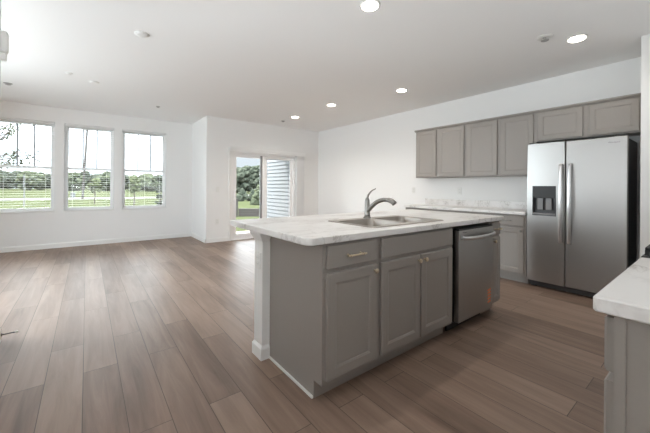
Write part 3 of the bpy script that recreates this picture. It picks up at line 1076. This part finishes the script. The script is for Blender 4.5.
# ---- near run at the right edge (front faces +Y) ----
nb = thing('base_cabinet', 'grey base cabinet seen end-on at the lower right edge, under a marble-look top', 'cabinet', (1.808, 0.170, 0), PI)
w = 1.808 - 1.068
obj('body', carcass(w, 0.62, 0, 0.876, 0.104), M_cab, nb)
obj('face_frame', bx(w + 0.0002, w + 0.005, 0.0, 0.022, 0.105, 0.875), M_cab, nb)
o = obj('drawer', door_bm(0.014, w - 0.004, 0.722, 0.862, -0.0205, panel=False), M_cab, nb)
obj('pull', pull_bm(w / 2, 0.79, -0.0205, 0.10), M_brass, o)
for (x0, x1) in ((0.014, w / 2 - 0.003), (w / 2 + 0.003, w - 0.004)):
    o = obj('door', door_bm(x0, x1, 0.128, 0.698, -0.0205), M_cab, nb)
    obj('knob', knob_bm(x1 - 0.03 if x0 < 0.1 else x0 + 0.03, 0.663, -0.0205), M_brass, o)
tag(obj('range_countertop', slab(1.040, 1.806, -0.4595, 0.209, 0.8765, 0.915, [0.004, 0.004, 0.004, 0.012]), M_marble),
    'white marble-look countertop corner at the lower right edge, nearest the camera', 'countertop')

rg = thing('gas_range', 'black and steel range just in view at the right edge, beside the near countertop', 'stove', (2.572, 0.205, 0), PI)
RW = 0.760
obj('body', bx(0, RW, 0.03, 0.655, 0.03, 0.905), M_steel_side, rg)
od = obj('oven_door', bx(0.004, RW - 0.004, 0.0, 0.029, 0.20, 0.76, bev=0.004), M_steel, rg)
obj('oven_window', bx(0.12, RW - 0.12, -0.002, -0.0002, 0.32, 0.62), M_black, od)
obj('handle', tube(B(), [(0.06, -0.002, 0.72), (0.06, -0.045, 0.72), (RW - 0.06, -0.045, 0.72), (RW - 0.06, -0.002, 0.72)], 0.010, 12), M_handle, od)
obj('drawer', bx(0.004, RW - 0.004, 0.0, 0.029, 0.04, 0.192, bev=0.004), M_steel, rg)
cp = obj('control_panel', bx(0.0, RW, 0.0, 0.029, 0.768, 0.905, bev=0.004), M_steel, rg)
for k in range(5):
    obj('control_knob', lathe(B(), [(0.020, -0.0003), (0.019, -0.020), (0.015, -0.028), (0.003, -0.029)], 0.10 + k * 0.14, 0, 0.84, 20, 'y'), M_nickel, cp)
ct = obj('cooktop', bx(0.0, RW, -0.004, 0.655, 0.9055, 0.918, bev=0.003), M_black, rg)
for gx in (0.03, 0.275, 0.515):
    bm = B()
    gw = 0.215
    for yy in (0.004, 0.13, 0.28, 0.43, 0.57):
        box(bm, gx, gx + gw, yy, yy + 0.012, 0.935, 0.952, bev=0.003)
    for xx in (gx, gx + gw / 2 - 0.006, gx + gw - 0.012):
        box(bm, xx, xx + 0.012, 0.004, 0.582, 0.934, 0.951, bev=0.003)
    for xx in (gx, gx + gw - 0.012):
        for yy in (0.004, 0.57):
            box(bm, xx, xx + 0.012, yy, yy + 0.012, 0.9182, 0.94)
    obj('grate', bm, M_iron, ct)


# ================================================================== ceiling fixtures
def downlight(loc, label, on, energy=45):
    t = thing('recessed_light', label, 'ceiling light', loc, group='lit ceiling lights' if on else 'unlit ceiling lights')
    q = 1.0 if on else 0.75
    obj('trim_ring', lathe(B(), [(q * r, h) for r, h in [(0.086, -0.0005), (0.085, -0.006), (0.072, -0.010), (0.070, -0.0095)]], n=40), M_plate, t, True)
    obj('lens', lathe(B(), [(q * r, h) for r, h in [(0.069, -0.0098), (0.066, -0.0135), (0.04, -0.0145), (0.002, -0.015)]], n=40), M_lamp if on else M_lens_off, t, True)
    if on:
        L = bpy.data.lights.new('downlight', 'SPOT')
        L.energy = energy; L.color = (1.0, 0.95, 0.88)
        L.spot_size = math.radians(150); L.spot_blend = 0.9; L.shadow_soft_size = 0.06
        o = bpy.data.objects.new('downlight', L)
        C.objects.link(o); o.parent = t; o.location = (0, 0, -0.02)


for (x, y, s) in ((1.826, 1.778, 'lit round ceiling light nearest the camera, over the island'),
                  (3.828, 0.896, 'lit round ceiling light in front of the fridge'),
                  (3.793, 3.017, 'lit round ceiling light in front of the upper cabinets\' left end'),
                  (3.490, 4.342, 'lit round ceiling light beyond the island, nearer of the far two'),
                  (3.491, 5.576, 'lit round ceiling light farthest away, near the patio door wall')):
    downlight((x, y, ZC), s, True, 75 if y > 4 else 45 if y > 1 else 22)
for (x, y, s) in ((0.422, 3.504, 'unlit round ceiling light, larger of the pair on the left ceiling'),
                  (0.076, 5.554, 'unlit round ceiling light, farther one toward the window wall')):
    downlight((x, y, ZC), s, False)


def sprinkler(loc, label, r=0.03, drop=0.018, mt=None):
    t = thing('fire_sprinkler', label, 'sprinkler', loc, group='small ceiling sprinklers')
    mt = mt or M_grey_fix
    obj('escutcheon', lathe(B(), [(r, -0.0005), (r * 0.97, -0.005), (r * 0.5, -0.010)], n=24), mt, t)
    obj('deflector', lathe(B(), [(r * 0.22, -0.0102), (r * 0.22, -drop), (r * 0.62, -drop - 0.001), (r * 0.62, -drop - 0.004), (0.002, -drop - 0.005)], n=20), mt, t)


sprinkler((-0.921, 6.429, ZC), 'small grey ceiling sprinkler at the far left, above the left window', 0.05)
sprinkler((-0.193, 5.323, ZC), 'small pale ceiling sprinkler left of the unlit far light', 0.04, mt=M_plate)
sprinkler((1.050, 6.494, ZC), 'small grey ceiling sprinkler above the right window', 0.035)
sprinkler((3.503, 6.103, ZC), 'small grey ceiling sprinkler above the patio door', 0.045)
t = thing('fire_sprinkler', 'grey and white ceiling sprinkler beside the lit light at the fridge', 'sprinkler', (3.559, 1.084, ZC), 0, 'small ceiling sprinklers')
obj('escutcheon', lathe(B(), [(0.070, -0.0005), (0.068, -0.006), (0.05, -0.010)], n=28), M_plate, t)
obj('deflector', lathe(B(), [(0.010, -0.0102), (0.010, -0.030), (0.034, -0.031), (0.034, -0.036), (0.002, -0.037)], n=20), M_grey_fix, t)
for s in (-1, 1):
    obj('frame_arm', tube(B(), [(0.010 * s, 0, -0.0102), (0.040 * s, 0, -0.020), (0.030 * s, 0, -0.0305)], 0.007, 8), M_grey_fix, t)


# ================================================================== outdoors
def sheet(x0, x1, y0, y1, z0, z1):
    return bx(x0, x1, y0, y1, z0, z1)


bm = B()
gx = [(-60, -3.2), (-3.2, 60)]
box(bm, -160, 160, YW + 0.2, 180, -0.60, -0.20)
box(bm, -160, -3.3, -60, YW + 0.2, -0.60, -0.20)
box(bm, XC + 0.2, 160, YS + 0.2, YW + 0.2, -0.60, -0.20)
box(bm, -3.3, 160, -60, -3.9, -0.60, -0.20)
struct('ground', bm, M_grass)
struct('path', bx(-120, 14, 40.0, 44.5, -0.1995, -0.17), M_path)
# the next wing of the house, seen through the fixed door pane
SXW = 4.52
bm = B()
z = -0.25
while z < 3.3:
    prism(bm, [(SXW - 0.002, z), (SXW - 0.022, z), (SXW - 0.004, z + 0.112), (SXW - 0.002, z + 0.112)], 6.87, 9.05, 'y')
    z += 0.110
box(bm, SXW - 0.002, 9.0, 6.87, 9.05, -0.25, 3.4)
wg = tag(obj('house_wing', bm, M_siding), 'blue-grey lap siding wall outside, behind the right door pane', 'building')
obj('corner_board', bx(SXW - 0.022, SXW + 0.08, 9.0505, 9.075, -0.25, 3.4), M_white_out, wg)


def blob(bm, c, r, seed, sub=2, squash=0.8):
    rng = random.Random(seed)
    res = bmesh.ops.create_icosphere(bm, subdivisions=sub, radius=1.0)
    ph = [rng.uniform(0, 6.28) for _ in range(6)]
    for v in res['verts']:
        d = v.co.normalized()
        k = 1 + 0.16 * math.sin(5 * d.x + ph[0]) * math.sin(4 * d.y + ph[1]) + 0.12 * math.sin(9 * d.z + ph[2] + 6 * d.x) + rng.uniform(-0.13, 0.13)
        v.co = Vector(c) + Vector((d.x * r * k, d.y * r * k, d.z * r * k * squash))


def tree(x, y, h, w, m, label, name='tree', trunk=0.25, z0=-0.2, n=22, group=None, seed=1, cat='tree', sub=2, bs=0.33):
    rng = random.Random(seed)
    t = thing(name, label, cat, (x, y, z0), 0, group)
    tb = B()
    tube(tb, [(0, 0, 0), (0.02 * h, 0, h * 0.35), (0, 0.01 * h, h * 0.75)], [h * 0.022, h * 0.016, h * 0.006], 8)
    for k in range(4):
        a = rng.uniform(0, 6.28)
        tube(tb, [(0.015 * h, 0, h * (0.3 + 0.08 * k)), (math.cos(a) * w * 0.3, math.sin(a) * w * 0.3, h * (0.5 + 0.08 * k))], [h * 0.008, h * 0.003], 6)
    obj('trunk', tb, M_bark, t)
    cb_ = B()
    for k in range(n):
        a = rng.uniform(0, 6.28)
        u = rng.uniform(0, 1)
        zz = h * (trunk + (1 - trunk) * (0.12 + 0.76 * u))
        prof = math.sin(PI * (0.12 + 0.80 * u)) ** 0.7
        rr = w * 0.5 * prof * rng.uniform(0.25, 0.8)
        blob(cb_, (math.cos(a) * rr, math.sin(a) * rr, zz), w * bs * rng.uniform(0.5, 0.9), seed * 97 + k, sub)
    obj('crown', cb_, m, t)
    return t


def dirpt(px, d):
    """point on the ground plan at image column px and view depth d"""
    r = (px - 325) / 308.49 * d
    return (r * math.sin(A) + d * math.cos(A), -r * math.cos(A) + d * math.sin(A))


def h_at(py, px, d, z0=-0.2):
    return CAM_H - (py - (187.456 + 0.007 * (px - 325))) / 308.49 * d - z0


# tree line seen through the three windows and the door
row = [(-12, 168, 95), (3, 171, 100), (16, 170, 92), (30, 171, 96), (44, 172, 98), (58, 170, 92), (72, 173, 96), (84, 171, 100), (97, 174, 94), (110, 172, 98),
       (124, 174, 96), (137, 176, 100), (146, 174.5, 92), (157, 175, 96), (168, 173, 94), (182, 172, 98),
       (226, 166, 74), (234, 168, 70), (241, 166, 72), (248, 164, 68), (256, 163.5, 74), (264, 165, 70)]
GT = 'far row of trees beyond the field'
for k, (px, py, d) in enumerate(row):
    door = px > 200
    d = (60, 70, 80)[k % 3] if door else (82, 96, 110)[k % 3]
    x, y = dirpt(px, d)
    h = h_at(py, px, d)
    where = 'seen through the patio door' if door else 'seen through the window wall'
    tree(x, y, h, (4.6 if door else 6.6), M_leaf_d if (k % 3 or door) else M_leaf_m, 'dense dark green tree in the far row beyond the field, ' + where, 'tree',
         0.02, n=60, bs=0.20, group='far trees ' + where, seed=k + 3)

# young trees on the lawn
for px, py, d, w, m, s, sd_ in ((94.5, 177, 24, 1.15, M_leaf_y, 'young pale green tree on the lawn, seen through the middle window', 60),
                                (134, 174, 22, 1.1, M_leaf_y, 'young pale green tree on the lawn, seen through the left part of the right window', 61),
                                (160, 181, 17, 0.6, M_leaf_d, 'young dark bushy tree at the right edge of the right window', 63)):
    x, y = dirpt(px, d)
    h = h_at(py, px, d)
    tree(x, y, h, w, m, s, 'young_tree', 0.35 if m is M_leaf_y else 0.08, n=30, seed=sd_, bs=0.19)

# the near tree whose sparse branches cross the left window
def sparse_tree():
    rng = random.Random(5)
    x, y = dirpt(-14, 11.5)
    t = thing('sparse_tree', 'thin-branched tree with sparse leaves outside the left window', 'tree', (x, y, -0.2))
    tb, lf = B(), B()
    tube(tb, [(0, 0, 0), (0.05, 0.02, 1.6), (0.0, 0.0, 3.8)], [0.05, 0.04, 0.012], 8)
    ex = Vector((math.sin(A), -math.cos(A), 0))
    for k in range(13):
        z = 1.9 + k * 0.12
        a = rng.uniform(-0.9, 0.9)
        dv = ex * math.cos(a) + Vector((ex.y, -ex.x, 0)) * math.sin(a)
        if k % 3 == 2:
            dv = -dv
        L = rng.uniform(0.8, 1.75)
        p0 = Vector((0.03, 0, z))
        p1 = p0 + dv * L * 0.5 + Vector((0, 0, 0.30 * L))
        p2 = p0 + dv * L + Vector((0, 0, 0.75 * L))
        if k < 5:
            p1.z -= 0.15 * L; p2.z -= 0.45 * L
        pts = curve([p0, p1, p2], 6)
        tube(tb, pts, [0.030 - 0.022 * i / (len(pts) - 1) for i in range(len(pts))], 6)
        for _ in range(34):
            q = pts[rng.randrange(4, len(pts))] + Vector([rng.uniform(-0.13, 0.13) for _ in range(3)])
            u = Vector([rng.uniform(-1, 1) for _ in range(3)]).normalized()
            v = u.orthogonal().normalized()
            s = rng.uniform(0.055, 0.09)
            th = u.cross(v) * 0.001
            vs_ = [q - u * s, q + v * s * 0.45, q + u * s, q - v * s * 0.45]
            a_ = [lf.verts.new(c + th) for c in vs_]; b_ = [lf.verts.new(c - th) for c in vs_]
            lf.faces.new(a_); lf.faces.new(b_)
            for i in range(4):
                lf.faces.new((a_[i], a_[(i + 1) % 4], b_[(i + 1) % 4], b_[i]))
    obj('trunk', tb, M_bark, t)
    obj('leaves', lf, M_leaf_m, t)
sparse_tree()

# leaning utility pole seen through the middle window
d = 32
x0, y0 = dirpt(82.5, d); x1, y1 = dirpt(87, d)
zt = h_at(127.5, 87, d)
up = thing('utility_pole', 'dark leaning utility pole with a crossarm, seen through the middle window', 'utility pole', (x0, y0, -0.2))
dxy = Vector((x1 - x0, y1 - y0, 0))
obj('pole', tube(B(), [(0, 0, 0), (dxy.x, dxy.y, zt)], [0.11, 0.085], 10), M_wood, up)
ex = Vector((math.sin(A), -math.cos(A), 0))
q = dxy + Vector((0, 0, zt - 0.25))
obj('crossarm', tube(B(), [q - ex * 0.45, q + ex * 0.50], 0.07, 8), M_wood, up)

# thin white pole in the left window, box beside the road
x0, y0 = dirpt(24, 20)
tag(obj('flag_pole', tube(B(), [(x0, y0, -0.2), (x0, y0, h_at(175, 24, 20) - 0.2)], 0.03, 10), M_white_out),
    'thin pale upright pole on the lawn, seen through the left window', 'pole')
x0, y0 = dirpt(73, 36)
ub = thing('utility_box', 'small pale box on the grass by the path, low in the middle window', 'utility box', (x0, y0, -0.2))
obj('cabinet', bx(-0.22, 0.22, -0.2, 0.2, 0.0, 0.55, bev=0.03), M_white_out, ub)
obj('lid', bx(-0.25, 0.25, -0.23, 0.23, 0.5505, 0.60, bev=0.02), M_siding, ub)

# garden seen through the sliding door pane
def bush(px, py0, py1, d, w, label, m, seed, group=None):
    x, y = dirpt(px, d)
    h = h_at(py1, px, d)
    t = thing('shrub', label, 'shrub', (x, y, -0.2), 0, group)
    bm = B()
    rng = random.Random(seed)
    for k in range(14):
        u = k / 13
        a = rng.uniform(0, 6.28)
        r = w * 0.5 * (1 - u) * 0.6
        blob(bm, (math.cos(a) * r, math.sin(a) * r, h * (0.12 + 0.78 * u)), w * (0.36 - 0.22 * u), seed * 31 + k, 2, 1.1)
    obj('foliage', bm, m, t)
    obj('stem', tube(B(), [(0, 0, 0), (0, 0, h * 0.4)], 0.03, 8), M_bark, t)
bush(242.5, 202, 188.5, 30, 1.15, 'small cone-shaped evergreen on the lawn, left of the two in the patio door', M_leaf_d, 81)
bush(253, 201, 189.5, 31, 1.05, 'small cone-shaped evergreen on the lawn, right of the two in the patio door', M_leaf_d, 82)
bush(258.5, 202, 184.5, 24, 1.0, 'taller narrow evergreen beside the dark strip of the patio door', M_leaf_m, 83)
struct('path_2', bx(14.0, 60, 42, 52, -0.1995, -0.17), M_path)
# low dark retaining wall of timbers with a post
xa, ya = dirpt(239, 14.6); xb, yb = dirpt(262, 14.6)
dv = Vector((xb - xa, yb - ya, 0))
rw = thing('timber_edging', 'low dark timber garden wall on the grass outside the patio door', 'garden wall', (xa, ya, -0.2))
nrm = Vector((-dv.y, dv.x, 0)).normalized() * 0.06
for k in range(3):
    z = 0.0 + k * 0.125
    bm = B()
    pts = [-nrm, dv - nrm, dv + nrm, nrm]
    prism(bm, [(p.x, p.y) for p in pts], z, z + 0.12)
    obj('timber', bm, M_wood, rw)
obj('post', bx(-0.20, -0.06, -0.07, 0.07, 0, 0.85, bev=0.01), M_wood, rw)
